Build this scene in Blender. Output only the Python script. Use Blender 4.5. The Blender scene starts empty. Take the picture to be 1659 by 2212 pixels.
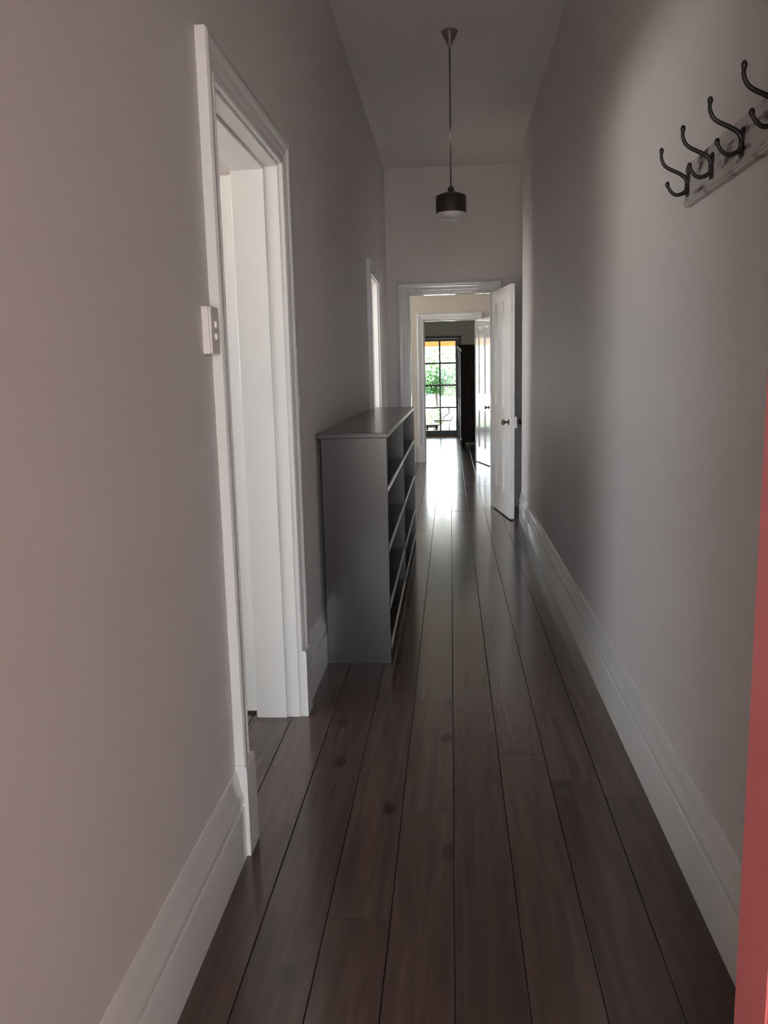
import bpy, bmesh, math, random
from mathutils import Vector, Matrix
random.seed(7)
S = bpy.context.scene
C = S.collection
PI = math.pi

# ------------------------------------------------------------------ camera
CAM_H = 1.32
cam_d = bpy.data.cameras.new('camera')
cam = bpy.data.objects.new('camera', cam_d)
C.objects.link(cam)
yaw, pitch, roll = 0.0823008, 0.164919, -0.0232958
fwd = Vector((-math.sin(yaw) * math.cos(pitch), math.cos(yaw) * math.cos(pitch), -math.sin(pitch)))
r0 = Vector((math.cos(yaw), math.sin(yaw), 0))
u0 = r0.cross(fwd)
rr = r0 * math.cos(roll) + u0 * math.sin(roll)
uu = u0 * math.cos(roll) - r0 * math.sin(roll)
cam.matrix_world = Matrix(((rr.x, uu.x, -fwd.x, 0), (rr.y, uu.y, -fwd.y, 0), (rr.z, uu.z, -fwd.z, CAM_H), (0, 0, 0, 1)))
cam_d.sensor_fit = 'VERTICAL'
cam_d.sensor_height = 24.0
cam_d.lens = 1800.0 / 2212.0 * 24.0
cam_d.clip_start = 0.02
cam_d.clip_end = 300
S.camera = cam

# ------------------------------------------------------------------ sky and exposure
world = bpy.data.worlds.new('overcast_sky')
S.world = world
world.use_nodes = True
bg = world.node_tree.nodes['Background']
bg.inputs['Color'].default_value = (0.86, 0.93, 1.0, 1)
bg.inputs['Strength'].default_value = 1.0
S.view_settings.view_transform = 'Standard'
S.view_settings.look = 'None'
S.view_settings.gamma = 1.0
S.view_settings.use_curve_mapping = False
S.view_settings.exposure = 3.65

sun_d = bpy.data.lights.new('sun_offscreen', 'SUN')
sun_d.energy = 9.0
sun_d.angle = math.radians(0.6)
sun_d.color = (1.0, 0.975, 0.94)
sun = bpy.data.objects.new('sun_offscreen', sun_d)
C.objects.link(sun)
sun.location = (-6, 6, 12)
sun.rotation_euler = Vector((0.574, 0.05, -0.819)).to_track_quat('-Z', 'Y').to_euler()


def portal(name, loc, rot, sx, sy):
    """Daylight opening: a sky portal set in a window or an open door."""
    d = bpy.data.lights.new(name, 'AREA')
    d.shape = 'RECTANGLE'
    d.size = sx
    d.size_y = sy
    d.cycles.is_portal = True
    o = bpy.data.objects.new(name, d)
    C.objects.link(o)
    o.location = loc
    o.rotation_euler = rot
    return o


portal('daylight_portal_front_door_offscreen', (0.015, 0.06, 1.08), (PI / 2, 0, 0), 0.97, 2.15)
portal('daylight_portal_side_window_offscreen', (-3.45, 1.75, 1.5), (PI / 2, 0, -PI / 2), 2.3, 0.6)
portal('daylight_portal_front_window_offscreen', (-2.25, 0.06, 1.5), (PI / 2, 0, 0), 0.8, 0.7)
portal('daylight_portal_second_room_offscreen', (-3.45, 5.39, 1.7), (PI / 2, 0, -PI / 2), 1.38, 2.4)
portal('daylight_portal_garden_door', (-0.38, 17.5, 1.02), (PI / 2, 0, PI), 1.2, 2.04)


# ------------------------------------------------------------------ materials
def new_mat(name):
    m = bpy.data.materials.new(name)
    m.use_nodes = True
    nt = m.node_tree
    return m, nt, nt.nodes['Principled BSDF']


def paint(name, col, rough=0.5, var=0.03, bump=0.0, bscale=60.0, spec=0.5, nscale=6.0, metal=0.0, coat=0.0):
    m, nt, b = new_mat(name)
    tc = nt.nodes.new('ShaderNodeTexCoord')
    nz = nt.nodes.new('ShaderNodeTexNoise')
    nz.inputs['Scale'].default_value = nscale
    nz.inputs['Detail'].default_value = 4
    nt.links.new(tc.outputs['Object'], nz.inputs['Vector'])
    mx = nt.nodes.new('ShaderNodeMix')
    mx.data_type = 'RGBA'
    mx.inputs[6].default_value = tuple(max(0, c * (1 - var)) for c in col) + (1,)
    mx.inputs[7].default_value = tuple(min(1, c * (1 + var)) for c in col) + (1,)
    nt.links.new(nz.outputs['Fac'], mx.inputs[0])
    nt.links.new(mx.outputs[2], b.inputs['Base Color'])
    b.inputs['Roughness'].default_value = rough
    b.inputs['Metallic'].default_value = metal
    b.inputs['Specular IOR Level'].default_value = spec
    b.inputs['Coat Weight'].default_value = coat
    b.inputs['Coat Roughness'].default_value = 0.06
    if bump:
        n2 = nt.nodes.new('ShaderNodeTexNoise')
        n2.inputs['Scale'].default_value = bscale
        n2.inputs['Detail'].default_value = 3
        nt.links.new(tc.outputs['Object'], n2.inputs['Vector'])
        bp = nt.nodes.new('ShaderNodeBump')
        bp.inputs['Strength'].default_value = bump
        bp.inputs['Distance'].default_value = 0.004
        nt.links.new(n2.outputs['Fac'], bp.inputs['Height'])
        nt.links.new(bp.outputs['Normal'], b.inputs['Normal'])
    return m


def wood(name, dark, light, rough=0.3, scale=(9, 1.0, 9), knots=0.0, bump=0.05, coat=0.0, rnd=0.25, axis='Y'):
    m, nt, b = new_mat(name)
    N, L = nt.nodes, nt.links
    tc = N.new('ShaderNodeTexCoord')
    oi = N.new('ShaderNodeObjectInfo')
    off = N.new('ShaderNodeVectorMath')
    off.operation = 'MULTIPLY_ADD'
    cmb = N.new('ShaderNodeCombineXYZ')
    for k in range(3):
        L.new(oi.outputs['Random'], cmb.inputs[k])
    L.new(cmb.outputs[0], off.inputs[0])
    off.inputs[1].default_value = (17, 31, 5)
    L.new(tc.outputs['Object'], off.inputs[2])
    mp = N.new('ShaderNodeMapping')
    mp.inputs['Scale'].default_value = scale
    L.new(off.outputs[0], mp.inputs['Vector'])
    nz = N.new('ShaderNodeTexNoise')
    nz.inputs['Scale'].default_value = 2.2
    nz.inputs['Detail'].default_value = 6
    nz.inputs['Distortion'].default_value = 0.6
    L.new(mp.outputs[0], nz.inputs['Vector'])
    cr = N.new('ShaderNodeValToRGB')
    cr.color_ramp.elements[0].position = 0.3
    cr.color_ramp.elements[1].position = 0.72
    cr.color_ramp.elements[0].color = dark + (1,)
    cr.color_ramp.elements[1].color = light + (1,)
    L.new(nz.outputs['Fac'], cr.inputs[0])
    col = cr.outputs[0]
    # board to board tone
    mr = N.new('ShaderNodeMapRange')
    mr.inputs[3].default_value = 1 - rnd
    mr.inputs[4].default_value = 1 + rnd
    L.new(oi.outputs['Random'], mr.inputs[0])
    hv = N.new('ShaderNodeHueSaturation')
    L.new(mr.outputs[0], hv.inputs['Value'])
    L.new(col, hv.inputs['Color'])
    col = hv.outputs[0]
    if knots:
        mk = N.new('ShaderNodeMapping')
        mk.inputs['Scale'].default_value = (1.0, 0.55, 1.0)
        L.new(off.outputs[0], mk.inputs['Vector'])
        vo = N.new('ShaderNodeTexVoronoi')
        vo.inputs['Scale'].default_value = 4.6
        L.new(mk.outputs[0], vo.inputs['Vector'])
        kr = N.new('ShaderNodeMapRange')
        kr.inputs[1].default_value = 0.04
        kr.inputs[2].default_value = 0.14
        kr.inputs[3].default_value = knots
        kr.inputs[4].default_value = 0.0
        L.new(vo.outputs['Distance'], kr.inputs[0])
        mx = N.new('ShaderNodeMix')
        mx.data_type = 'RGBA'
        mx.inputs[7].default_value = tuple(c * 0.3 for c in dark) + (1,)
        L.new(kr.outputs[0], mx.inputs[0])
        L.new(col, mx.inputs[6])
        col = mx.outputs[2]
    L.new(col, b.inputs['Base Color'])
    # roughness wear
    n3 = N.new('ShaderNodeTexNoise')
    n3.inputs['Scale'].default_value = 3.0
    n3.inputs['Detail'].default_value = 4
    L.new(tc.outputs['Object'], n3.inputs['Vector'])
    rm = N.new('ShaderNodeMapRange')
    rm.inputs[3].default_value = rough * 0.7
    rm.inputs[4].default_value = rough * 1.35
    L.new(n3.outputs['Fac'], rm.inputs[0])
    L.new(rm.outputs[0], b.inputs['Roughness'])
    b.inputs['Coat Weight'].default_value = coat
    b.inputs['Coat Roughness'].default_value = rough * 0.6
    if bump:
        bp = N.new('ShaderNodeBump')
        bp.inputs['Strength'].default_value = bump
        bp.inputs['Distance'].default_value = 0.003
        L.new(nz.outputs['Fac'], bp.inputs['Height'])
        if knots:      # slow unevenness of the worn varnish
            n4 = N.new('ShaderNodeTexNoise')
            n4.inputs['Scale'].default_value = 5.0
            n4.inputs['Detail'].default_value = 3
            L.new(off.outputs[0], n4.inputs['Vector'])
            b2 = N.new('ShaderNodeBump')
            b2.inputs['Strength'].default_value = 0.05
            b2.inputs['Distance'].default_value = 0.006
            L.new(n4.outputs['Fac'], b2.inputs['Height'])
            L.new(bp.outputs['Normal'], b2.inputs['Normal'])
            bp = b2
        L.new(bp.outputs['Normal'], b.inputs['Normal'])
    return m


M_WALL = paint('wall_paint', (0.66, 0.622, 0.615), 0.55, 0.02, 0.12, 90)
M_CEIL = paint('ceiling_paint', (0.78, 0.75, 0.73), 0.7, 0.02)
M_TRIM = paint('gloss_white_trim', (0.73, 0.725, 0.715), 0.10, 0.015, 0.008, 14)
M_CREAM = paint('cream_wall_paint', (0.66, 0.60, 0.51), 0.5, 0.02, 0.1, 90)
M_FLOOR = wood('dark_varnished_floorboard', (0.066, 0.042, 0.036), (0.106, 0.068, 0.058), 0.19, (13, 0.9, 13), 0.8, 0.05, 0.25, 0.16)
M_SUB = paint('dark_subfloor', (0.03, 0.022, 0.018), 0.8, 0.1)
M_SLAB = wood('side_room_floor', (0.10, 0.075, 0.06), (0.16, 0.12, 0.095), 0.3, (9, 0.8, 9), 0.5, 0.04)
M_BOOK = paint('dark_lacquered_board', (0.044, 0.036, 0.034), 0.24, 0.04, coat=0.1)
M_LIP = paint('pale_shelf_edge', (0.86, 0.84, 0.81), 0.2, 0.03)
M_FRENCH = wood('dark_stained_joinery', (0.030, 0.018, 0.014), (0.06, 0.036, 0.028), 0.3, (9, 9, 1), 0, 0.03)
M_WARD = wood('dark_wardrobe_wood', (0.014, 0.009, 0.008), (0.03, 0.02, 0.016), 0.7, (8, 8, 1), 0, 0.03, 0.0)
M_WARD.node_tree.nodes['Principled BSDF'].inputs['Specular IOR Level'].default_value = 0.25
M_THRESH = wood('red_brown_threshold', (0.22, 0.10, 0.06), (0.36, 0.19, 0.12), 0.3, (1, 9, 9))
M_IRON = paint('black_iron', (0.012, 0.010, 0.010), 0.42, 0.2, 0.1, 120, metal=0.0)
M_BRASS = paint('aged_brass', (0.16, 0.11, 0.075), 0.3, 0.15, metal=0.9)
M_CANOPY = paint('aged_nickel', (0.30, 0.26, 0.25), 0.25, 0.1, metal=0.8)
M_SHADE = paint('dark_brown_shade', (0.028, 0.019, 0.018), 0.4, 0.1)
M_RED = paint('coral_red_door_paint', (0.72, 0.19, 0.19), 0.35, 0.04, 0.03, 40)
M_PLASTIC = paint('white_plastic', (0.74, 0.70, 0.68), 0.28, 0.01)
M_GRASS = paint('lawn', (0.032, 0.062, 0.022), 0.9, 0.35, nscale=3)
M_YARD = paint('yard_gravel', (0.42, 0.41, 0.39), 0.9, 0.1, nscale=1)
M_EAVE = paint('yellow_eave_paint', (0.55, 0.32, 0.09), 0.6, 0.05)
M_LEAF = paint('leaf_green', (0.045, 0.13, 0.042), 0.5, 0.35, nscale=2)
M_LEAF2 = paint('leaf_pale_green', (0.20, 0.30, 0.15), 0.5, 0.35, nscale=2)
M_BARK = paint('bark', (0.08, 0.055, 0.045), 0.9, 0.3, 0.3, 30)
M_GARDENWOOD = paint('weathered_garden_timber', (0.022, 0.016, 0.013), 0.7, 0.25)
M_STONE = paint('porch_tile', (0.35, 0.30, 0.27), 0.7, 0.1)
M_EXT = paint('exterior_wall', (0.5, 0.45, 0.38), 0.8, 0.05)


def rack_material():
    m, nt, b = new_mat('distressed_white_board')
    N, L = nt.nodes, nt.links
    tc = N.new('ShaderNodeTexCoord')
    mp = N.new('ShaderNodeMapping')
    mp.inputs['Scale'].default_value = (1, 7, 26)
    L.new(tc.outputs['Object'], mp.inputs['Vector'])
    nz = N.new('ShaderNodeTexNoise')
    nz.inputs['Scale'].default_value = 1.5
    nz.inputs['Detail'].default_value = 5
    L.new(mp.outputs[0], nz.inputs['Vector'])
    cr = N.new('ShaderNodeValToRGB')
    cr.color_ramp.elements[0].position = 0.36
    cr.color_ramp.elements[1].position = 0.47
    cr.color_ramp.elements[0].color = (0.07, 0.05, 0.045, 1)
    cr.color_ramp.elements[1].color = (0.50, 0.47, 0.455, 1)
    L.new(nz.outputs['Fac'], cr.inputs[0])
    L.new(cr.outputs[0], b.inputs['Base Color'])
    b.inputs['Roughness'].default_value = 0.7
    return m


M_RACK = rack_material()


def glass_material():
    m = bpy.data.materials.new('clear_window_glass')
    m.use_nodes = True
    nt = m.node_tree
    nt.nodes.clear()
    out = nt.nodes.new('ShaderNodeOutputMaterial')
    tr = nt.nodes.new('ShaderNodeBsdfTransparent')
    tr.inputs[0].default_value = (0.96, 0.97, 0.96, 1)
    gl = nt.nodes.new('ShaderNodeBsdfGlossy')
    gl.inputs['Roughness'].default_value = 0.02
    fr = nt.nodes.new('ShaderNodeFresnel')
    fr.inputs[0].default_value = 1.45
    mx = nt.nodes.new('ShaderNodeMixShader')
    nt.links.new(fr.outputs[0], mx.inputs[0])
    nt.links.new(tr.outputs[0], mx.inputs[1])
    nt.links.new(gl.outputs[0], mx.inputs[2])
    nt.links.new(mx.outputs[0], out.inputs[0])
    return m


M_GLASS = glass_material()
M_OPAL = paint('frosted_opal_glass', (0.68, 0.66, 0.64), 0.35, 0.02)

# ------------------------------------------------------------------ builders
ORG = {}


def bx(bm, x0, x1, y0, y1, z0, z1):
    vs = [bm.verts.new(p) for p in ((x0, y0, z0), (x1, y0, z0), (x1, y1, z0), (x0, y1, z0),
                                    (x0, y0, z1), (x1, y0, z1), (x1, y1, z1), (x0, y1, z1))]
    for f in ((0, 3, 2, 1), (4, 5, 6, 7), (0, 1, 5, 4), (1, 2, 6, 5), (2, 3, 7, 6), (3, 0, 4, 7)):
        bm.faces.new([vs[i] for i in f])
    return bm


def box(x0, x1, y0, y1, z0, z1, bevel=0.0, seg=2):
    bm = bmesh.new()
    bx(bm, x0, x1, y0, y1, z0, z1)
    if bevel:
        bmesh.ops.bevel(bm, geom=bm.edges[:], offset=bevel, segments=seg, affect='EDGES', profile=0.5)
    return bm


def sweep(bm, sections):
    """Bridge a list of closed sections (lists of 3D points of equal length) and cap the ends."""
    rings = [[bm.verts.new(p) for p in s] for s in sections]
    n = len(rings[0])
    for a, b in zip(rings, rings[1:]):
        for i in range(n):
            bm.faces.new((a[i], a[(i + 1) % n], b[(i + 1) % n], b[i]))
    bm.faces.new(rings[0][::-1])
    bm.faces.new(rings[-1])
    bmesh.ops.recalc_face_normals(bm, faces=bm.faces[:])
    return bm


def tube(bm, pts, radii, n=10):
    pts = [Vector(p) for p in pts]
    if not hasattr(radii, '__len__'):
        radii = [radii] * len(pts)
    secs = []
    up = None
    for i, p in enumerate(pts):
        t = (pts[min(i + 1, len(pts) - 1)] - pts[max(i - 1, 0)]).normalized()
        if up is None:
            up = t.orthogonal().normalized()
        up = (up - t * up.dot(t)).normalized()
        s = t.cross(up)
        secs.append([p + (up * math.cos(2 * PI * k / n) + s * math.sin(2 * PI * k / n)) * radii[i] for k in range(n)])
    return sweep(bm, secs)


def lathe(bm, prof, cx=0, cy=0, n=32, cap=True):
    rings = []
    for r, z in prof:
        rings.append([bm.verts.new((cx + r * math.cos(2 * PI * k / n), cy + r * math.sin(2 * PI * k / n), z)) for k in range(n)])
    for a, b in zip(rings, rings[1:]):
        for i in range(n):
            bm.faces.new((a[i], a[(i + 1) % n], b[(i + 1) % n], b[i]))
    if cap:
        bm.faces.new(rings[0])
        bm.faces.new(rings[-1])
    bmesh.ops.recalc_face_normals(bm, faces=bm.faces[:])
    return bm


def smooth_pts(pts, sub=5):
    """Catmull-Rom through the points."""
    P = [Vector(p) for p in pts]
    out = []
    for i in range(len(P) - 1):
        p0, p1, p2, p3 = P[max(i - 1, 0)], P[i], P[i + 1], P[min(i + 2, len(P) - 1)]
        for k in range(sub):
            t = k / sub
            out.append(0.5 * ((2 * p1) + (p2 - p0) * t + (2 * p0 - 5 * p1 + 4 * p2 - p3) * t * t + (3 * p1 - p0 - 3 * p2 + p3) * t ** 3))
    out.append(P[-1])
    return out


def obj(name, bm, mat, parent=None, smooth=False, local=False):
    """Links bm (built in scene coordinates, or in its parent's frame) as one mesh with its origin at the base."""
    if not local:
        xs = [v.co for v in bm.verts]
        c = Vector(((min(v.x for v in xs) + max(v.x for v in xs)) / 2, (min(v.y for v in xs) + max(v.y for v in xs)) / 2, min(v.z for v in xs)))
    else:
        c = Vector((0, 0, 0))
    bmesh.ops.translate(bm, verts=bm.verts[:], vec=-c)
    me = bpy.data.meshes.new(name)
    bm.to_mesh(me)
    bm.free()
    if smooth:
        for p in me.polygons:
            p.use_smooth = True
        if smooth == 'auto':
            me.set_sharp_from_angle(angle=math.radians(38))
    me.materials.append(mat)
    o = bpy.data.objects.new(name, me)
    C.objects.link(o)
    ORG[o.name] = c
    if parent:
        o.parent = parent
        o.location = c - ORG[parent.name]
    else:
        o.location = c
    return o


def empty(name, loc, rz=0.0, parent=None, local=False):
    o = bpy.data.objects.new(name, None)
    o.empty_display_size = 0.1
    C.objects.link(o)
    loc = Vector(loc)
    if parent:
        o.parent = parent
        o.location = loc - ORG[parent.name]
    else:
        o.location = loc
    o.rotation_euler = (0, 0, rz)
    ORG[o.name] = Vector((0, 0, 0)) if (rz or local) else loc
    return o


def tag(o, label, cat, group=None, kind=None):
    o['label'] = label
    o['category'] = cat
    if group:
        o['group'] = group
    if kind:
        o['kind'] = kind
    return o


def struct(o, label, cat):
    return tag(o, label, cat, None, 'structure')


# ------------------------------------------------------------------ walls
XL, XR = -0.60, 0.62
TH = 0.17
CEIL = 3.2
Y_END, Y_D2, Y_FR = 8.17, 12.40, 17.30


def wall_cells(u0, u1, z0, z1, openings):
    us = sorted({u0, u1, *[o[0] for o in openings], *[o[1] for o in openings]})
    zs = sorted({z0, z1, *[o[2] for o in openings], *[o[3] for o in openings]})
    for a, b in zip(us, us[1:]):
        for c, d in zip(zs, zs[1:]):
            mu, mz = (a + b) / 2, (c + d) / 2
            if any(o[0] < mu < o[1] and o[2] < mz < o[3] for o in openings):
                continue
            yield a, b, c, d


def wall_along_y(name, x0, x1, y0, y1, openings, mat, label, z0=0.0, z1=CEIL):
    bm = bmesh.new()
    for a, b, c, d in wall_cells(y0, y1, z0, z1, openings):
        bx(bm, x0, x1, a, b, c, d)
    bmesh.ops.remove_doubles(bm, verts=bm.verts[:], dist=1e-5)
    kill = [f for f in bm.faces if all(len(e.link_faces) > 2 for e in f.edges)]
    return struct(obj(name, bm, mat), label, 'wall')


def wall_along_x(name, x0, x1, y0, y1, openings, mat, label, z0=0.0, z1=CEIL):
    bm = bmesh.new()
    for a, b, c, d in wall_cells(x0, x1, z0, z1, openings):
        bx(bm, a, b, y0, y1, c, d)
    return struct(obj(name, bm, mat), label, 'wall')


D1 = (2.205, 3.05)      # first side doorway, on the left wall
D2 = (6.32, 7.10)       # second side doorway, on the left wall
HEAD = 2.06
wall_along_y('wall_left', XL - TH, XL, 0.30, Y_END, [(D1[0] - 0.022, D1[1] + 0.022, 0, HEAD + 0.01), (D2[0] - 0.022, D2[1] + 0.022, 0, HEAD + 0.01)], M_WALL,
             'long pale grey painted hallway wall with two side doorways')
wall_along_y('wall_right', XR, XR + 0.18, 0.30, 7.42, [], M_WALL, 'long pale grey painted hallway wall carrying the coat rack')
wall_along_x('wall_end', -3.2, 1.6, Y_END, Y_END + 0.15, [(-0.41, 0.41, 0, HEAD + 0.01)], M_WALL, 'pale hallway end wall around the far doorway')
wall_along_x('wall_passage', -3.2, 1.6, Y_D2, Y_D2 + 0.15, [(-0.40, 0.385, 0, HEAD + 0.01)], M_CREAM, 'cream wall around the second doorway in line')
wall_along_x('wall_garden', -3.4, 1.8, Y_FR, Y_FR + 0.15, [(-0.98, 0.225, 0, 2.04), (-2.95, -1.75, 0.10, 2.04)], M_WALL, 'grey back wall holding the glazed garden door')
wall_along_x('wall_front', -3.4, XR + 0.18, 0.10, 0.30, [(-0.47, 0.50, 0, 2.15), (-2.65, -1.85, 1.15, 1.85)], M_EXT, 'front wall around the entrance doorway')
wall_along_y('wall_outer', -3.4, -3.2, 0.30, Y_FR, [(0.6, 2.9, 1.2, 1.8), (4.70, 6.17, 0.5, 2.9), (9.9, 10.9, 0.9, 2.5)], M_WALL, 'outer wall of the side rooms with three windows')
wall_along_y('wall_side_passage', 1.6, 1.8, 7.22, Y_FR, [], M_WALL, 'far side wall of the dark side passage')
wall_along_x('wall_recess', XR + 0.18, 1.6, 7.22, 7.42, [], M_WALL, 'short wall closing the side passage beyond the hallway')
wall_along_x('wall_partition', -3.2, XL - TH, 4.45, 4.60, [], M_WALL, 'partition wall between the two side rooms')
struct(obj('ceiling', box(-3.4, 1.8, 0.1, Y_FR + 0.15, CEIL, CEIL + 0.2), M_CEIL), 'high pale ceiling over the hallway', 'ceiling')

# ------------------------------------------------------------------ floor of separate boards
floor = struct(obj('floor', box(-1.24, 1.6, 0.1, Y_FR + 0.15, -0.12, -0.02), M_SUB), 'dark varnished timber floor running the length of the hallway', 'floor')
struct(obj('floor_side_rooms', box(-3.4, -1.245, 0.1, Y_FR + 0.15, -0.12, 0.0), M_SLAB), 'timber floor of the side rooms', 'floor')
BW = 0.157
x0 = -0.003 - 8 * BW + 0.004


def board_mesh(w, l):
    bm = box(-w / 2, w / 2, 0, l, -0.02, 0.0)
    top = [e for e in bm.edges if all(abs(v.co.z) < 1e-6 for v in e.verts)]
    bmesh.ops.bevel(bm, geom=top, offset=0.0009, segments=1, affect='EDGES')
    return bm


for i in range(0, 18):
    xa = -0.003 + (i - 8) * BW
    xb = min(xa + BW, 1.6)
    if xb - xa < 0.04:
        continue
    y = 0.10
    joints = []
    if i == 7:
        joints = [2.35, 5.86, 9.1, 12.9, 15.7]
    elif i == 8:
        joints = [3.4, 6.75, 7.9, 11.0, 14.2]
    else:
        yy = 0.1 + random.uniform(0.8, 3.2)
        while yy < Y_FR - 0.6:
            joints.append(yy)
            yy += random.uniform(2.0, 4.2)
    joints = [0.10] + joints + [Y_FR + 0.0]
    for ya, yb in zip(joints, joints[1:]):
        bm = board_mesh(xb - xa - 0.0020, yb - ya - 0.0018)
        dz = random.uniform(-0.0006, 0.0006)
        bmesh.ops.translate(bm, verts=bm.verts[:], vec=((xa + xb) / 2, ya + 0.0011, dz))
        o = obj('floorboard', bm, M_FLOOR, floor)
        o.rotation_euler = (0, random.uniform(-0.005, 0.005), 0)

# ------------------------------------------------------------------ skirting
BASE_PROF = [(0.0, 0.0), (0.023, 0.0), (0.023, 0.142), (0.0215, 0.147), (0.015, 0.149), (0.014, 0.158), (0.0215, 0.162),
             (0.023, 0.168), (0.0215, 0.180), (0.016, 0.198), (0.0125, 0.216), (0.0115, 0.228), (0.008, 0.240), (0.005, 0.250), (0.0, 0.252)]


def skirting(name, wall_x, sign, y0, y1, label):
    bm = bmesh.new()
    sweep(bm, [[(wall_x + sign * (d - 0.001), y, z) for d, z in BASE_PROF] for y in (y0, y1)])
    return struct(obj(name, bm, M_TRIM, smooth='auto'), label, 'baseboard')


def skirting_x(name, wall_y, sign, xa, xb, label, mat=None):
    bm = bmesh.new()
    sweep(bm, [[(x, wall_y + sign * (d - 0.001), z) for d, z in BASE_PROF] for x in (xa, xb)])
    return struct(obj(name, bm, mat or M_TRIM, smooth='auto'), label, 'baseboard')


skirting('baseboard_right', XR, -1, 0.32, 7.42, 'tall moulded white skirting board under the coat rack wall')
skirting('baseboard_left', XL, 1, 0.32, D1[0] - 0.095, 'moulded white skirting board before the first side doorway')
skirting('baseboard_left_middle', XL, 1, D1[1] + 0.09, D2[0] - 0.10, 'moulded white skirting board running behind the bookcase')
skirting('baseboard_left_far', XL, 1, D2[1] + 0.10, Y_END, 'short white skirting board past the second side doorway')
skirting_x('baseboard_end', Y_END, -1, 0.52, 1.6, 'white skirting board behind the open hallway door')
skirting_x('baseboard_corner', 7.42, 1, XR, 1.6, 'skirting board returning into the side passage')
skirting_x('baseboard_passage', Y_D2, -1, -3.2, -0.52, 'white skirting board beside the second doorway in line')

# ------------------------------------------------------------------ doorways
ARCH = [(0.0, 0.0), (0.0, 0.016), (0.004, 0.020), (0.012, 0.021), (0.016, 0.017), (0.034, 0.017), (0.040, 0.021), (0.056, 0.022),
        (0.060, 0.026), (0.070, 0.030), (0.086, 0.030), (0.092, 0.026), (0.092, 0.0)]   # (across from opening edge, out from wall)


def architrave_set(parent, P, u0, u1, top, plinth=True, reveal=0.008):
    """P(u, out, z) maps across/out/up to scene space. u0..u1 = opening."""
    ph = 0.265 if plinth else 0.0
    for side in (0, 1):
        bm = bmesh.new()
        s = -1 if side == 0 else 1
        e = u0 - reveal if side == 0 else u1 + reveal
        zt = top + reveal
        sweep(bm, [[P(e + s * a, d, ph) for a, d in ARCH], [P(e + s * a, d, zt + a) for a, d in ARCH]])
        obj('architrave', bm, M_TRIM, parent, smooth='auto')
        if plinth:
            lo, hi = (e - 0.098, e + 0.001) if side == 0 else (e - 0.001, e + 0.098)
            pr = [(lo, 0), (lo, 0.034), (hi, 0.034), (hi, 0)]
            pt = [(lo + 0.003, 0), (lo + 0.003, 0.030), (hi - 0.003, 0.030), (hi - 0.003, 0)]
            bm = bmesh.new()
            sweep(bm, [[P(u, d, 0) for u, d in pr], [P(u, d, ph - 0.012) for u, d in pr], [P(u, d, ph) for u, d in pt]])
            obj('plinth_block', bm, M_TRIM, parent)
    bm = bmesh.new()
    zt = top + reveal
    sweep(bm, [[P(u0 - reveal - a, d, zt + a) for a, d in ARCH], [P(u1 + reveal + a, d, zt + a) for a, d in ARCH]])
    obj('head_architrave', bm, M_TRIM, parent, smooth='auto')


def lining(parent, P, u0, u1, top, d0, d1, stop=None, t=0.022):
    """Jambs and head lining; d0..d1 measured out of the wall (negative = into it). stop = (d0, d1, thickness)."""
    def slab(name, ua, ub, da, db, za, zb):
        bm = bmesh.new()
        sec = [(ua, da), (ub, da), (ub, db), (ua, db)]
        sweep(bm, [[P(u, d, za) for u, d in sec], [P(u, d, zb) for u, d in sec]])
        bmesh.ops.bevel(bm, geom=bm.edges[:], offset=0.0015, segments=1, affect='EDGES')
        obj(name, bm, M_TRIM, parent)
    slab('jamb', u0 - t, u0, d0, d1, 0, top + t)
    slab('jamb', u1, u1 + t, d0, d1, 0, top + t)
    slab('head_lining', u0 - t, u1 + t, d0, d1, top, top + t)
    if stop:
        a, b, w = stop
        slab('door_stop', u0, u0 + w, a, b, 0, top - w)
        slab('door_stop', u1 - w, u1, a, b, 0, top - w)
        slab('head_stop', u0, u1, a, b, top - w, top)


def knob(parent, x, y, z, sgn, mat=M_BRASS, r=0.026):
    """Round door knob on a rose, pointing along local y * sgn."""
    prof = [(0.028, 0), (0.028, 0.004), (0.012, 0.008), (0.010, 0.03), (0.019, 0.036), (r, 0.047), (r, 0.055), (0.017, 0.064), (0.001, 0.067)]
    bm = bmesh.new()
    lathe(bm, prof, n=18)
    bm.transform(Matrix.Rotation(-sgn * PI / 2, 4, 'X'))
    bmesh.ops.translate(bm, verts=bm.verts[:], vec=(x, y, z))
    return obj('knob', bm, mat, parent, smooth='auto')


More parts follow.
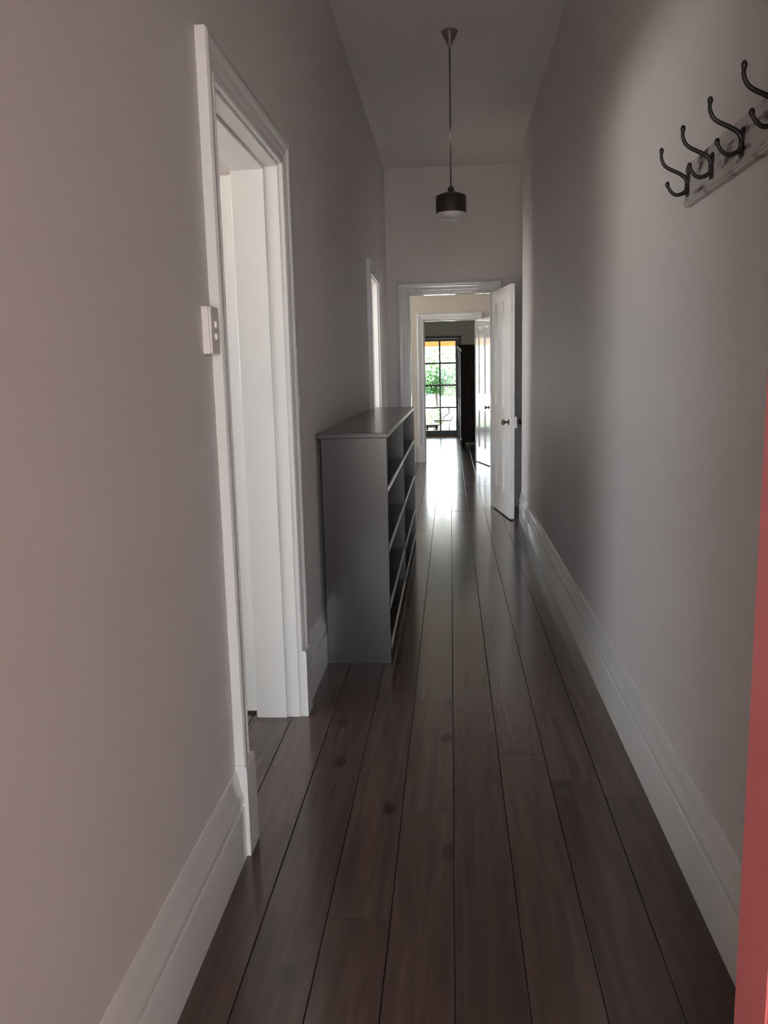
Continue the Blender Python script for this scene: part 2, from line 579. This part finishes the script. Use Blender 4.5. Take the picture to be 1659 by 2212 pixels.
def four_panel_leaf(parent, hinge, rz, w, h, t=0.038, mat=None, knob_z=0.88, sides=(0, 1), lock=None, kmat=None):
    """Four panel door leaf; local x runs from the hinge, y through the thickness."""
    mat = mat or M_TRIM
    leaf = empty('door_leaf', hinge, rz, parent, local=True)
    st, lockrail, top, bot = 0.105, (0.78, 0.98), 0.11, 0.21
    bm = bmesh.new()
    z0 = 0.012
    bx(bm, 0, st, 0, t, z0, h)
    bx(bm, w - st, w, 0, t, z0, h)
    bx(bm, st, w - st, 0, t, h - top, h)
    bx(bm, st, w - st, 0, t, lockrail[0], lockrail[1])
    bx(bm, st, w - st, 0, t, z0, bot)
    m0, m1 = w / 2 - 0.05, w / 2 + 0.05
    bx(bm, m0, m1, 0, t, bot, lockrail[0])
    bx(bm, m0, m1, 0, t, lockrail[1], h - top)
    obj('stile_and_rail_frame', bm, mat, leaf)
    for xa, xb in ((st, m0), (m1, w - st)):
        for za, zb in ((bot, lockrail[0]), (lockrail[1], h - top)):
            bm = bmesh.new()
            bx(bm, xa, xb, t * 0.36, t * 0.64, za, zb)
            for ya, yb in ((t * 0.08, t * 0.36), (t * 0.64, t * 0.92)):      # moulding lip round the panel, both faces
                for q in ((xa, xb, za, za + 0.018), (xa, xb, zb - 0.018, zb), (xa, xa + 0.018, za + 0.018, zb - 0.018), (xb - 0.018, xb, za + 0.018, zb - 0.018)):
                    bx(bm, q[0], q[1], ya, yb, q[2], q[3])
            obj('panel', bm, mat, leaf)
    if 0 in sides:
        knob(leaf, w - 0.06, 0, knob_z, -1, kmat or M_BRASS)
    if 1 in sides:
        knob(leaf, w - 0.06, t + (0.022 if lock else 0), knob_z, 1, kmat or M_BRASS)
    if lock:
        obj('rim_lock', box(w - 0.13, w, t, t + 0.022, knob_z - 0.05, knob_z + 0.05, 0.003), M_PLASTIC, leaf)
    return leaf


def P_left(u, d, z):
    return (XL + d - 0.001, u, z)


def P_end(u, d, z):
    return (u, Y_END - d + 0.001, z)


def P_d2(u, d, z):
    return (u, Y_D2 - d + 0.001, z)


# first side doorway on the left
e1 = struct(empty('door_1', (XL, sum(D1) / 2, 0)), 'wide open white panelled doorway beside the light switch', 'doorway')
architrave_set(e1, P_left, D1[0], D1[1], HEAD - 0.012)
lining(e1, P_left, D1[0], D1[1], HEAD - 0.012, -TH, 0.002, stop=(-0.166, -0.048, 0.010))
four_panel_leaf(e1, (XL - TH - 0.003, D1[1] + 0.068, 0), PI, 0.80, HEAD - 0.03, lock=True)

# second side doorway on the left
e2 = struct(empty('door_2', (XL, sum(D2) / 2, 0)), 'white doorway past the bookcase spilling daylight onto the opposite wall', 'doorway')
architrave_set(e2, P_left, D2[0], D2[1], HEAD - 0.012)
lining(e2, P_left, D2[0], D2[1], HEAD - 0.012, -TH, 0.002, stop=(-0.12, -0.05, 0.010))
four_panel_leaf(e2, (XL - TH - 0.03, D2[1] + 0.03, 0), PI, 0.74, HEAD - 0.03)

# doorway at the end of the hall
e3 = struct(empty('door_3', (0, Y_END, 0)), 'white doorway at the hallway end with its panelled door swung open', 'doorway')
architrave_set(e3, P_end, -0.393, 0.393, HEAD)
lining(e3, P_end, -0.393, 0.393, HEAD, -0.152, 0.002, stop=(-0.10, -0.05, 0.010), t=0.017)
ang = math.atan2(-0.75, 0.115)
four_panel_leaf(e3, (0.402, Y_END - 0.035, 0), ang, 0.76, HEAD - 0.012, knob_z=0.87, lock=True)

# next doorway in line
e4 = struct(empty('door_4', (0, Y_D2, 0)), 'white doorway beyond the hallway with glossy open panelled door', 'doorway')
architrave_set(e4, P_d2, -0.379, 0.368, HEAD)
lining(e4, P_d2, -0.379, 0.368, HEAD, -0.152, 0.002, stop=(-0.10, -0.05, 0.010), t=0.017)
ang = math.atan2(-0.71, 0.17)
four_panel_leaf(e4, (0.372, Y_D2 - 0.035, 0), ang, 0.73, HEAD - 0.012, knob_z=0.82)

# glazed garden door
e5 = struct(empty('door_5', (-0.38, Y_FR + 0.05, 0)), 'dark framed glazed garden door with small panes', 'glazed door')
ya, yb = Y_FR + 0.005, Y_FR + 0.12
for a, b in ((-0.978, -0.92), (0.165, 0.223)):
    obj('frame_post', box(a, b, ya - 0.02, yb, 0, 2.038, 0.003), M_FRENCH, e5)
obj('frame_head', box(-0.92, 0.165, ya - 0.02, yb, 1.985, 2.038, 0.003), M_FRENCH, e5)
leaf = empty('glazed_leaf', (-0.38, Y_FR + 0.06, 0), 0, e5)
yl0, yl1 = Y_FR + 0.035, Y_FR + 0.078
cols = [(-0.852, -0.556), (-0.522, -0.232), (-0.198, 0.105)]
rows = [(0.125, 0.578), (0.612, 1.033), (1.067, 1.478), (1.512, 1.935)]
obj('stile', box(-0.918, -0.852, yl0, yl1, 0.01, 1.983, 0.002), M_FRENCH, leaf)
obj('stile', box(0.105, 0.164, yl0, yl1, 0.01, 1.983, 0.002), M_FRENCH, leaf)
obj('bottom_rail', box(-0.852, 0.105, yl0, yl1, 0.01, 0.125, 0.002), M_FRENCH, leaf)
obj('top_rail', box(-0.852, 0.105, yl0, yl1, 1.935, 1.983, 0.002), M_FRENCH, leaf)
for a, b in ((-0.556, -0.522), (-0.232, -0.198)):
    obj('glazing_bar', box(a, b, yl0 + 0.004, yl1 - 0.004, 0.125, 1.935), M_FRENCH, leaf)
for a, b in ((0.578, 0.612), (1.033, 1.067), (1.478, 1.512)):
    for c, d in cols:
        obj('glazing_bar', box(c, d, yl0 + 0.004, yl1 - 0.004, a, b), M_FRENCH, leaf)
for c, d in cols:
    for a, b in rows:
        bm = bmesh.new()
        ym = (yl0 + yl1) / 2
        bm.faces.new([bm.verts.new(p) for p in ((c, ym, a), (d, ym, a), (d, ym, b), (c, ym, b))])
        obj('glass_pane', bm, M_GLASS, leaf)
struct(obj('trim_1', box(-0.98, 0.225, Y_FR - 0.10, Y_FR + 0.15, 0, 0.014, 0.003), M_THRESH), 'red brown timber threshold under the garden door', 'threshold')

# front door of red paint, opened into the hall
e6 = struct(empty('door_6', (0.47, 0.75, 0)), 'coral red front door opened beside the hallway wall', 'door')
FX, FY = 0.456, 1.20
hx, hy = 0.495, 0.335
ang = math.atan2(FY - hy, FX - hx)
leaf = four_panel_leaf(e6, (hx + 0.02, hy, 0), ang, math.hypot(FX - hx, FY - hy), 2.10, t=0.042, mat=M_RED, knob_z=0.98, kmat=M_BRASS, sides=())
for nm, q in (('front_jamb', (-0.498, -0.47, 0.09, 0.31, 0, 2.15)), ('front_jamb', (0.50, 0.528, 0.09, 0.31, 0, 2.15)), ('front_head', (-0.498, 0.528, 0.09, 0.31, 2.15, 2.19))):
    obj(nm, box(*q, 0.002), M_TRIM, e6)

# windows of the side rooms
def window(name, axis, a0, a1, z0, z1, pos, nc, nr, label):
    w = struct(empty(name, ((a0 + a1) / 2, pos, z0) if axis == 'x' else (pos, (a0 + a1) / 2, z0)), label, 'window')

    def part(nm, u0, u1, za, zb, t0, t1, mat=M_TRIM):
        bm = box(u0, u1, pos - t0, pos + t1, za, zb) if axis == 'x' else box(pos - t0, pos + t1, u0, u1, za, zb)
        obj(nm, bm, mat, w)
    f = 0.05
    part('window_frame', a0, a0 + f, z0, z1, 0.03, 0.03)
    part('window_frame', a1 - f, a1, z0, z1, 0.03, 0.03)
    part('window_frame', a0 + f, a1 - f, z0, z0 + f, 0.03, 0.03)
    part('window_frame', a0 + f, a1 - f, z1 - f, z1, 0.03, 0.03)
    cw = (a1 - a0 - 2 * f) / nc
    rh = (z1 - z0 - 2 * f) / nr
    for i in range(1, nc):
        part('glazing_bar', a0 + f + i * cw - 0.012, a0 + f + i * cw + 0.012, z0 + f, z1 - f, 0.02, 0.02)
    for j in range(1, nr):
        part('glazing_bar', a0 + f, a1 - f, z0 + f + j * rh - 0.012, z0 + f + j * rh + 0.012, 0.018, 0.018)
    bm = bmesh.new()
    q = ((a0 + f, z0 + f), (a1 - f, z0 + f), (a1 - f, z1 - f), (a0 + f, z1 - f))
    bm.faces.new([bm.verts.new((u, pos, z) if axis == 'x' else (pos, u, z)) for u, z in q])
    obj('glass_pane', bm, M_GLASS, w)


window('window_1', 'y', 0.6, 2.9, 1.2, 1.8, -3.30, 3, 1, 'unseen side window of the front room, shaped long and low to soften its light')  # out of view; stretched into a strip to blur its light edge indoors
window('window_2', 'y', 4.70, 6.17, 0.5, 2.9, -3.30, 1, 2, 'window of the second side room')
window('window_5', 'x', -2.65, -1.85, 1.15, 1.85, 0.20, 2, 1, 'small front window of the front room')
window('window_4', 'x', -2.95, -1.75, 0.10, 2.04, Y_FR + 0.07, 2, 4, 'tall garden window hidden around the corner of the far room')
window('window_3', 'y', 9.9, 10.9, 0.9, 2.5, -3.30, 2, 2, 'window of the room beyond the hallway')

# ------------------------------------------------------------------ bookcase
BX0, BX1, BY0, BY1, BH = -0.576, -0.284, 3.66, 6.44, 1.062
t = 0.022
bk = tag(empty('bookcase', ((BX0 + BX1) / 2, (BY0 + BY1) / 2, 0)), 'long low dark bookcase with open shelves against the hallway wall', 'bookcase')
bmid = 4.98
obj('side_panel', box(BX0, BX1, BY0, BY0 + t, 0, BH - t, 0.0015), M_BOOK, bk)
obj('side_panel', box(BX0, BX1, BY1 - t, BY1, 0, BH - t, 0.0015), M_BOOK, bk)
obj('divider', box(BX0 + 0.008, BX1 - 0.001, bmid - t / 2, bmid + t / 2, 0.05, BH - t, 0.001), M_BOOK, bk)
obj('top_board', box(XL + 0.002, BX1 + 0.006, BY0 - 0.006, BY1 + 0.006, BH - t, BH, 0.002), M_BOOK, bk)
obj('back_panel', box(BX0, BX0 + 0.008, BY0 + t, BY1 - t, 0.02, BH - t), M_BOOK, bk)
obj('kickboard', box(BX1 - 0.035, BX1 - 0.02, BY0 + t, BY1 - t, 0, 0.05), M_BOOK, bk)
for ya, yb in ((BY0 + t, bmid - t / 2), (bmid + t / 2, BY1 - t)):
    for k, z in enumerate((0.05, 0.245, 0.515, 0.79)):
        s = obj('shelf', box(BX0 + 0.008, BX1 - 0.008, ya, yb, z, z + t), M_BOOK, bk)
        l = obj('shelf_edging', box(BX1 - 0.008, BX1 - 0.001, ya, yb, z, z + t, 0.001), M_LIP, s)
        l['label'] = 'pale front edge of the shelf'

# ------------------------------------------------------------------ pendant lamp
PX, PY = 0.013, 5.06
pl = tag(empty('pendant_lamp', (PX, PY, CEIL)), 'pendant lamp with dark drum shade hanging on a long thin rod', 'lamp')
bm = bmesh.new()
lathe(bm, [(0.046, CEIL), (0.046, CEIL - 0.006), (0.041, CEIL - 0.012), (0.034, CEIL - 0.03), (0.02, CEIL - 0.055), (0.010, CEIL - 0.073), (0.006, CEIL - 0.083)], PX, PY, 28)
obj('ceiling_canopy', bm, M_CANOPY, pl, 'auto')
bm = bmesh.new()
tube(bm, [(PX, PY, CEIL - 0.075), (PX, PY, 2.36)], 0.0052, 10)
obj('rod', bm, M_CANOPY, pl, True)
bm = bmesh.new()
lathe(bm, [(0.007, 2.375), (0.013, 2.370), (0.019, 2.358), (0.017, 2.346), (0.022, 2.342), (0.030, 2.336)], PX, PY, 20)
obj('fitter', bm, M_SHADE, pl, 'auto')
bm = bmesh.new()
lathe(bm, [(0.024, 2.343), (0.040, 2.338), (0.066, 2.328), (0.086, 2.319), (0.088, 2.314), (0.088, 2.225), (0.085, 2.224), (0.085, 2.312), (0.064, 2.322), (0.020, 2.337)], PX, PY, 36)
obj('shade', bm, M_SHADE, pl, 'auto')
bm = bmesh.new()
lathe(bm, [(0.0845, 2.245), (0.0845, 2.226), (0.078, 2.212), (0.062, 2.199), (0.04, 2.190), (0.018, 2.1865), (0.001, 2.186)], PX, PY, 36)
d = obj('diffuser', bm, M_OPAL, pl, True)
d['label'] = 'frosted glass dome under the shade'

# ------------------------------------------------------------------ light switch
sw = tag(empty('light_switch', (XL, 2.063, 1.378)), 'white two-gang light switch on a block next to the architrave', 'switch')
obj('mounting_block', box(XL - 0.001, XL + 0.017, 2.028, 2.098, 1.376, 1.491, 0.003), M_PLASTIC, sw)
obj('switch_plate', box(XL + 0.017, XL + 0.023, 2.029, 2.097, 1.377, 1.490, 0.0025), M_PLASTIC, sw)
for z in (1.418, 1.447):
    bm = box(XL + 0.022, XL + 0.029, 2.057, 2.069, z - 0.007, z + 0.009, 0.002)
    obj('rocker', bm, M_PLASTIC, sw)

# ------------------------------------------------------------------ coat rack and hooks
rk = tag(empty('coat_rack', (XR, 1.93, 1.722)), 'distressed whitewashed board fixed to the wall carrying black coat hooks', 'coat rack')
obj('board', box(XR - 0.018, XR + 0.001, 1.52, 2.296, 1.722, 1.822, 0.003), M_RACK, rk)
obj('board_moulding', box(XR - 0.022, XR - 0.016, 1.522, 2.294, 1.727, 1.733, 0.002), M_RACK, rk)
HOOK_UP = [(0.598, 1.768), (0.5975, 1.778), (0.591, 1.789), (0.576, 1.799), (0.553, 1.810), (0.540, 1.820), (0.533, 1.836), (0.533, 1.850)]
HOOK_LO = [(0.598, 1.772), (0.597, 1.758), (0.588, 1.750), (0.573, 1.7465), (0.560, 1.754), (0.550, 1.769)]


def ball(bm, c, r, stretch):
    m = Matrix.Translation(c) @ stretch.to_4x4() if stretch else Matrix.Translation(c)
    bmesh.ops.create_uvsphere(bm, u_segments=12, v_segments=8, radius=r, matrix=m)


for i, y in enumerate((2.258, 2.062, 1.860, 1.660)):
    bm = bmesh.new()
    sec = [(-0.009, 1.742), (0.009, 1.742), (0.011, 1.752), (0.007, 1.768), (0.011, 1.786), (0.008, 1.798), (-0.008, 1.798), (-0.011, 1.786), (-0.007, 1.768), (-0.011, 1.752)]
    sweep(bm, [[(x, y + a, z) for a, z in sec] for x in (XR - 0.0175, XR - 0.0225)])
    hook = obj('coat_hook', bm, M_IRON, rk)
    for nm, prof, rb in (('upper_arm', HOOK_UP, 0.0058), ('lower_arm', HOOK_LO, 0.0056)):
        pts = smooth_pts([(x, y, z) for x, z in prof], 4)
        n = len(pts)
        bm = bmesh.new()
        tube(bm, pts, [0.0056 - 0.0019 * k / n for k in range(n)], 10)
        ball(bm, pts[-1] + Vector((0, 0, 0.003)), rb, Matrix.Diagonal((1, 1, 1.45)))
        obj(nm, bm, M_IRON, hook, True)

# ------------------------------------------------------------------ wardrobe in the far room
wd = tag(empty('wardrobe', (0.56, 15.35, 0)), 'tall dark wooden wardrobe with cornice beside the garden door', 'wardrobe')
WX0, WX1, WY0, WY1 = 0.192, 0.75, 14.75, 16.0
obj('body', box(WX0, WX1, WY0, WY1, 0.10, 1.70, 0.004), M_WARD, wd)
bm = bmesh.new()
sec = lambda g, z: [(WX0 - g, WY0 - g * 0.5, z), (WX1, WY0 - g * 0.5, z), (WX1, WY1 + g * 0.5, z), (WX0 - g, WY1 + g * 0.5, z)]
sweep(bm, [sec(0.004, 1.69), sec(0.02, 1.715), sec(0.055, 1.745), sec(0.07, 1.75), sec(0.07, 1.775)])
obj('cornice', bm, M_WARD, wd)
for k in range(2):
    ya = WY0 + 0.04 + k * 0.59
    dr = obj('wardrobe_door', box(WX0 - 0.018, WX0 + 0.001, ya, ya + 0.58, 0.16, 1.66, 0.004), M_WARD, wd)
    bm = bmesh.new()
    lathe(bm, [(0.012, 0), (0.008, 0.012), (0.014, 0.022), (0.001, 0.028)], n=12)
    bm.transform(Matrix.Rotation(-PI / 2, 4, 'Y'))
    bmesh.ops.translate(bm, verts=bm.verts[:], vec=(WX0 - 0.018, ya + (0.54 if k == 0 else 0.04), 0.9))
    obj('knob', bm, M_BRASS, dr, True)
obj('plinth_moulding', box(WX0 - 0.02, WX1, WY0 - 0.01, WY1 + 0.01, 0.085, 0.13, 0.006), M_WARD, wd)
for px in (WX0 + 0.02, WX1 - 0.05):
    for py in (WY0 + 0.04, WY1 - 0.05):
        bm = bmesh.new()
        lathe(bm, [(0.022, 0.0), (0.036, 0.015), (0.042, 0.04), (0.034, 0.065), (0.026, 0.088)], px, py, 16)
        obj('foot', bm, M_WARD, wd, True)

# ------------------------------------------------------------------ garden
GZ = -0.30
struct(obj('ground', box(-60, 60, 29.0, 120, GZ - 0.3, GZ - 0.02), M_YARD), 'pale sunlit gravel yard beyond the garden door', 'ground')
struct(obj('ground_lawn', box(-60, 60, Y_FR + 0.15, 29.0, GZ - 0.3, GZ), M_GRASS), 'green lawn outside the garden door', 'lawn')
struct(obj('ground_front', box(-60, 60, -60, 0.10, -0.5, -0.14), M_STONE), 'front garden ground before the house', 'ground')
struct(obj('ground_side', box(-60, -3.4, 0.1, Y_FR + 0.15, -0.5, -0.14), M_YARD), 'side garden ground along the house', 'ground')
struct(obj('porch_floor', box(-1.6, 1.8, -4.0, 0.10, -0.14, -0.015), M_STONE), 'tiled porch floor before the entrance', 'porch')
struct(obj('light_block_roof', box(-1.6, 1.8, -4.0, 0.10, 2.35, 2.45), M_EXT), 'unseen roof added over the entrance to cut its daylight', 'porch')  # unseen roof, added low and deep to dim daylight through the front door

struct(obj('light_block_wall_left', box(-1.6, -1.45, -4.0, 0.10, -0.02, 2.35), M_EXT), 'unseen wall added beside the entrance to cut its daylight', 'wall')  # unseen side wall, added to narrow the sky reaching the hall
struct(obj('light_block_wall_right', box(1.65, 1.8, -4.0, 0.10, -0.02, 2.35), M_EXT), 'unseen wall added across from the other to cut the entrance daylight', 'wall')  # second added wall, blocks entrance daylight from the other side

ev = struct(empty('eaves', (-0.4, 19.6, 1.9)), 'yellow painted verandah eaves outside the garden door', 'eaves')
obj('fascia_board', box(-6, 6, 19.55, 19.60, 1.90, 2.07), M_EAVE, ev)
bm = bmesh.new()
sweep(bm, [[(x, 17.45, 2.62), (x, 19.70, 2.09), (x, 19.70, 2.12), (x, 17.45, 2.65)] for x in (-6, 6)])
obj('roof_sheet', bm, M_EAVE, ev)
for k in range(13):
    x = -6 + k
    bm = bmesh.new()
    sweep(bm, [[(xx, 17.45, 2.54), (xx, 19.56, 2.02), (xx, 19.56, 2.085), (xx, 17.45, 2.615)] for xx in (x - 0.025, x + 0.025)])
    obj('rafter', bm, M_EAVE, ev)


def leaf_cloud(bm, c, rx, ry, rz, n, size, droop=0.3):
    for _ in range(n):
        a, b = random.uniform(0, 2 * PI), math.acos(random.uniform(-1, 1))
        r = random.uniform(0.45, 1.0) ** 0.6
        p = Vector((c[0] + rx * r * math.sin(b) * math.cos(a), c[1] + ry * r * math.sin(b) * math.sin(a), c[2] + rz * r * math.cos(b)))
        s = size * random.uniform(0.6, 1.3)
        R = Matrix.Rotation(random.uniform(0, 2 * PI), 3, 'Z') @ Matrix.Rotation(random.uniform(-1.2, 1.2), 3, 'X') @ Matrix.Rotation(random.uniform(-1, 1), 3, 'Y')
        q = [Vector((-0.3 * s, 0, 0)), Vector((0, -0.9 * s, -droop * s)), Vector((0.3 * s, 0, 0)), Vector((0, 0.9 * s, 0.05 * s))]
        bm.faces.new([bm.verts.new(p + R @ v) for v in q])


def plant(name, label, cat, base, clouds, mat, leaf, stems, group=None):
    e = tag(empty(name, base), label, cat, group)
    bm = bmesh.new()
    for c, rx, ry, rz, n in clouds:
        leaf_cloud(bm, c, rx, ry, rz, n, leaf)
    f = obj('foliage', bm, mat, e)
    for pts, r in stems:
        bm = bmesh.new()
        tube(bm, pts, [r * (1 - 0.5 * k / len(pts)) for k in range(len(pts))], 8)
        obj('stem', bm, M_BARK, e, True)
    return e


plant('garden_tree', 'small drooping green tree seen through the middle garden door panes', 'tree', (-0.42, 26.0, GZ),
      [((-0.48, 26, 1.12), 0.50, 0.5, 0.36, 1500), ((-0.25, 26.1, 0.85), 0.45, 0.4, 0.25, 700), ((-0.75, 26, 0.85), 0.35, 0.4, 0.22, 600)], M_LEAF, 0.075,
      [([(-0.40, 26, GZ - 0.05), (-0.42, 26, 0.3), (-0.45, 26, 0.8), (-0.5, 26, 1.15)], 0.045)])
plant('garden_shrub', 'loose dark green shrub beside the small drooping tree', 'shrub', (0.35, 25.0, GZ),
      [((0.28, 25, 1.05), 0.34, 0.4, 0.38, 900), ((0.12, 25, 0.72), 0.3, 0.4, 0.14, 350)], M_LEAF, 0.07,
      [([(0.38, 25, GZ - 0.05), (0.33, 25, 0.5), (0.3, 25, 1.0)], 0.03)])
x, y, r, h = -0.6, 60, 5.2, 3.0
plant('background_tree', 'broad pale green leafy tree far across the yard', 'tree', (x, y, GZ - 0.02),
      [((x, y, h), r, 1.8, 2.6, 5000)], M_LEAF2, 0.28, [([(x, y, GZ - 0.05), (x, y, 1.2), (x + 0.1, y, h)], 0.18)])
plant('flower_border_plant', 'bright green leafy plant behind the low garden table', 'plant', (-0.45, 21.6, GZ),
      [((-0.42, 21.6, 0.15), 0.22, 0.3, 0.30, 700)], M_LEAF2, 0.06, [([(-0.45, 21.6, GZ), (-0.44, 21.6, 0.1)], 0.015)])

# low slatted garden table and chair
gt = tag(empty('garden_table', (-0.46, 19.95, GZ)), 'low dark slatted garden table on the lawn', 'table')
for k in range(5):
    obj('slat', box(-0.63, -0.28, 19.70 + k * 0.105, 19.79 + k * 0.105, 0.075, 0.10), M_GARDENWOOD, gt)
obj('apron', box(-0.60, -0.31, 19.73, 20.18, 0.03, 0.075), M_GARDENWOOD, gt)
for x in (-0.59, -0.36):
    for y in (19.73, 20.13):
        obj('leg', box(x, x + 0.05, y, y + 0.05, GZ, 0.075), M_GARDENWOOD, gt)
GY = 20.36
gc = tag(empty('garden_chair', (-0.18, GY + 0.2, GZ)), 'dark garden chair with curved back rail behind the low table', 'chair')
for k in range(5):
    obj('slat', box(-0.42, 0.0, GY + k * 0.09, GY + 0.075 + k * 0.09, 0.13, 0.172), M_GARDENWOOD, gc)
for x in (-0.40, -0.04):
    obj('seat_rail', box(x - 0.015, x + 0.015, GY + 0.005, GY + 0.43, 0.125, 0.151), M_GARDENWOOD, gc)
    for y in (GY + 0.01, GY + 0.40):
        bm = bmesh.new()
        tube(bm, [(x + (0.02 if x < -0.2 else -0.02), y, GZ), (x, y, 0.14)], 0.026, 8)
        obj('leg', bm, M_GARDENWOOD, gc, True)
bm = bmesh.new()
tube(bm, smooth_pts([(-0.22, GY + 0.42, 0.16), (-0.16, GY + 0.42, 0.24), (-0.07, GY + 0.40, 0.30), (-0.04, GY + 0.38, 0.38), (-0.06, GY + 0.36, 0.44)], 4), 0.024, 8)
obj('curved_arm', bm, M_GARDENWOOD, gc, True)
bm = bmesh.new()
tube(bm, smooth_pts([(-0.02, GY + 0.02, 0.15), (0.04, GY + 0.1, 0.24), (0.05, GY + 0.2, 0.27), (0.04, GY + 0.32, 0.24), (-0.02, GY + 0.41, 0.15)], 4), 0.026, 8)
obj('back_rail', bm, M_GARDENWOOD, gc, True)
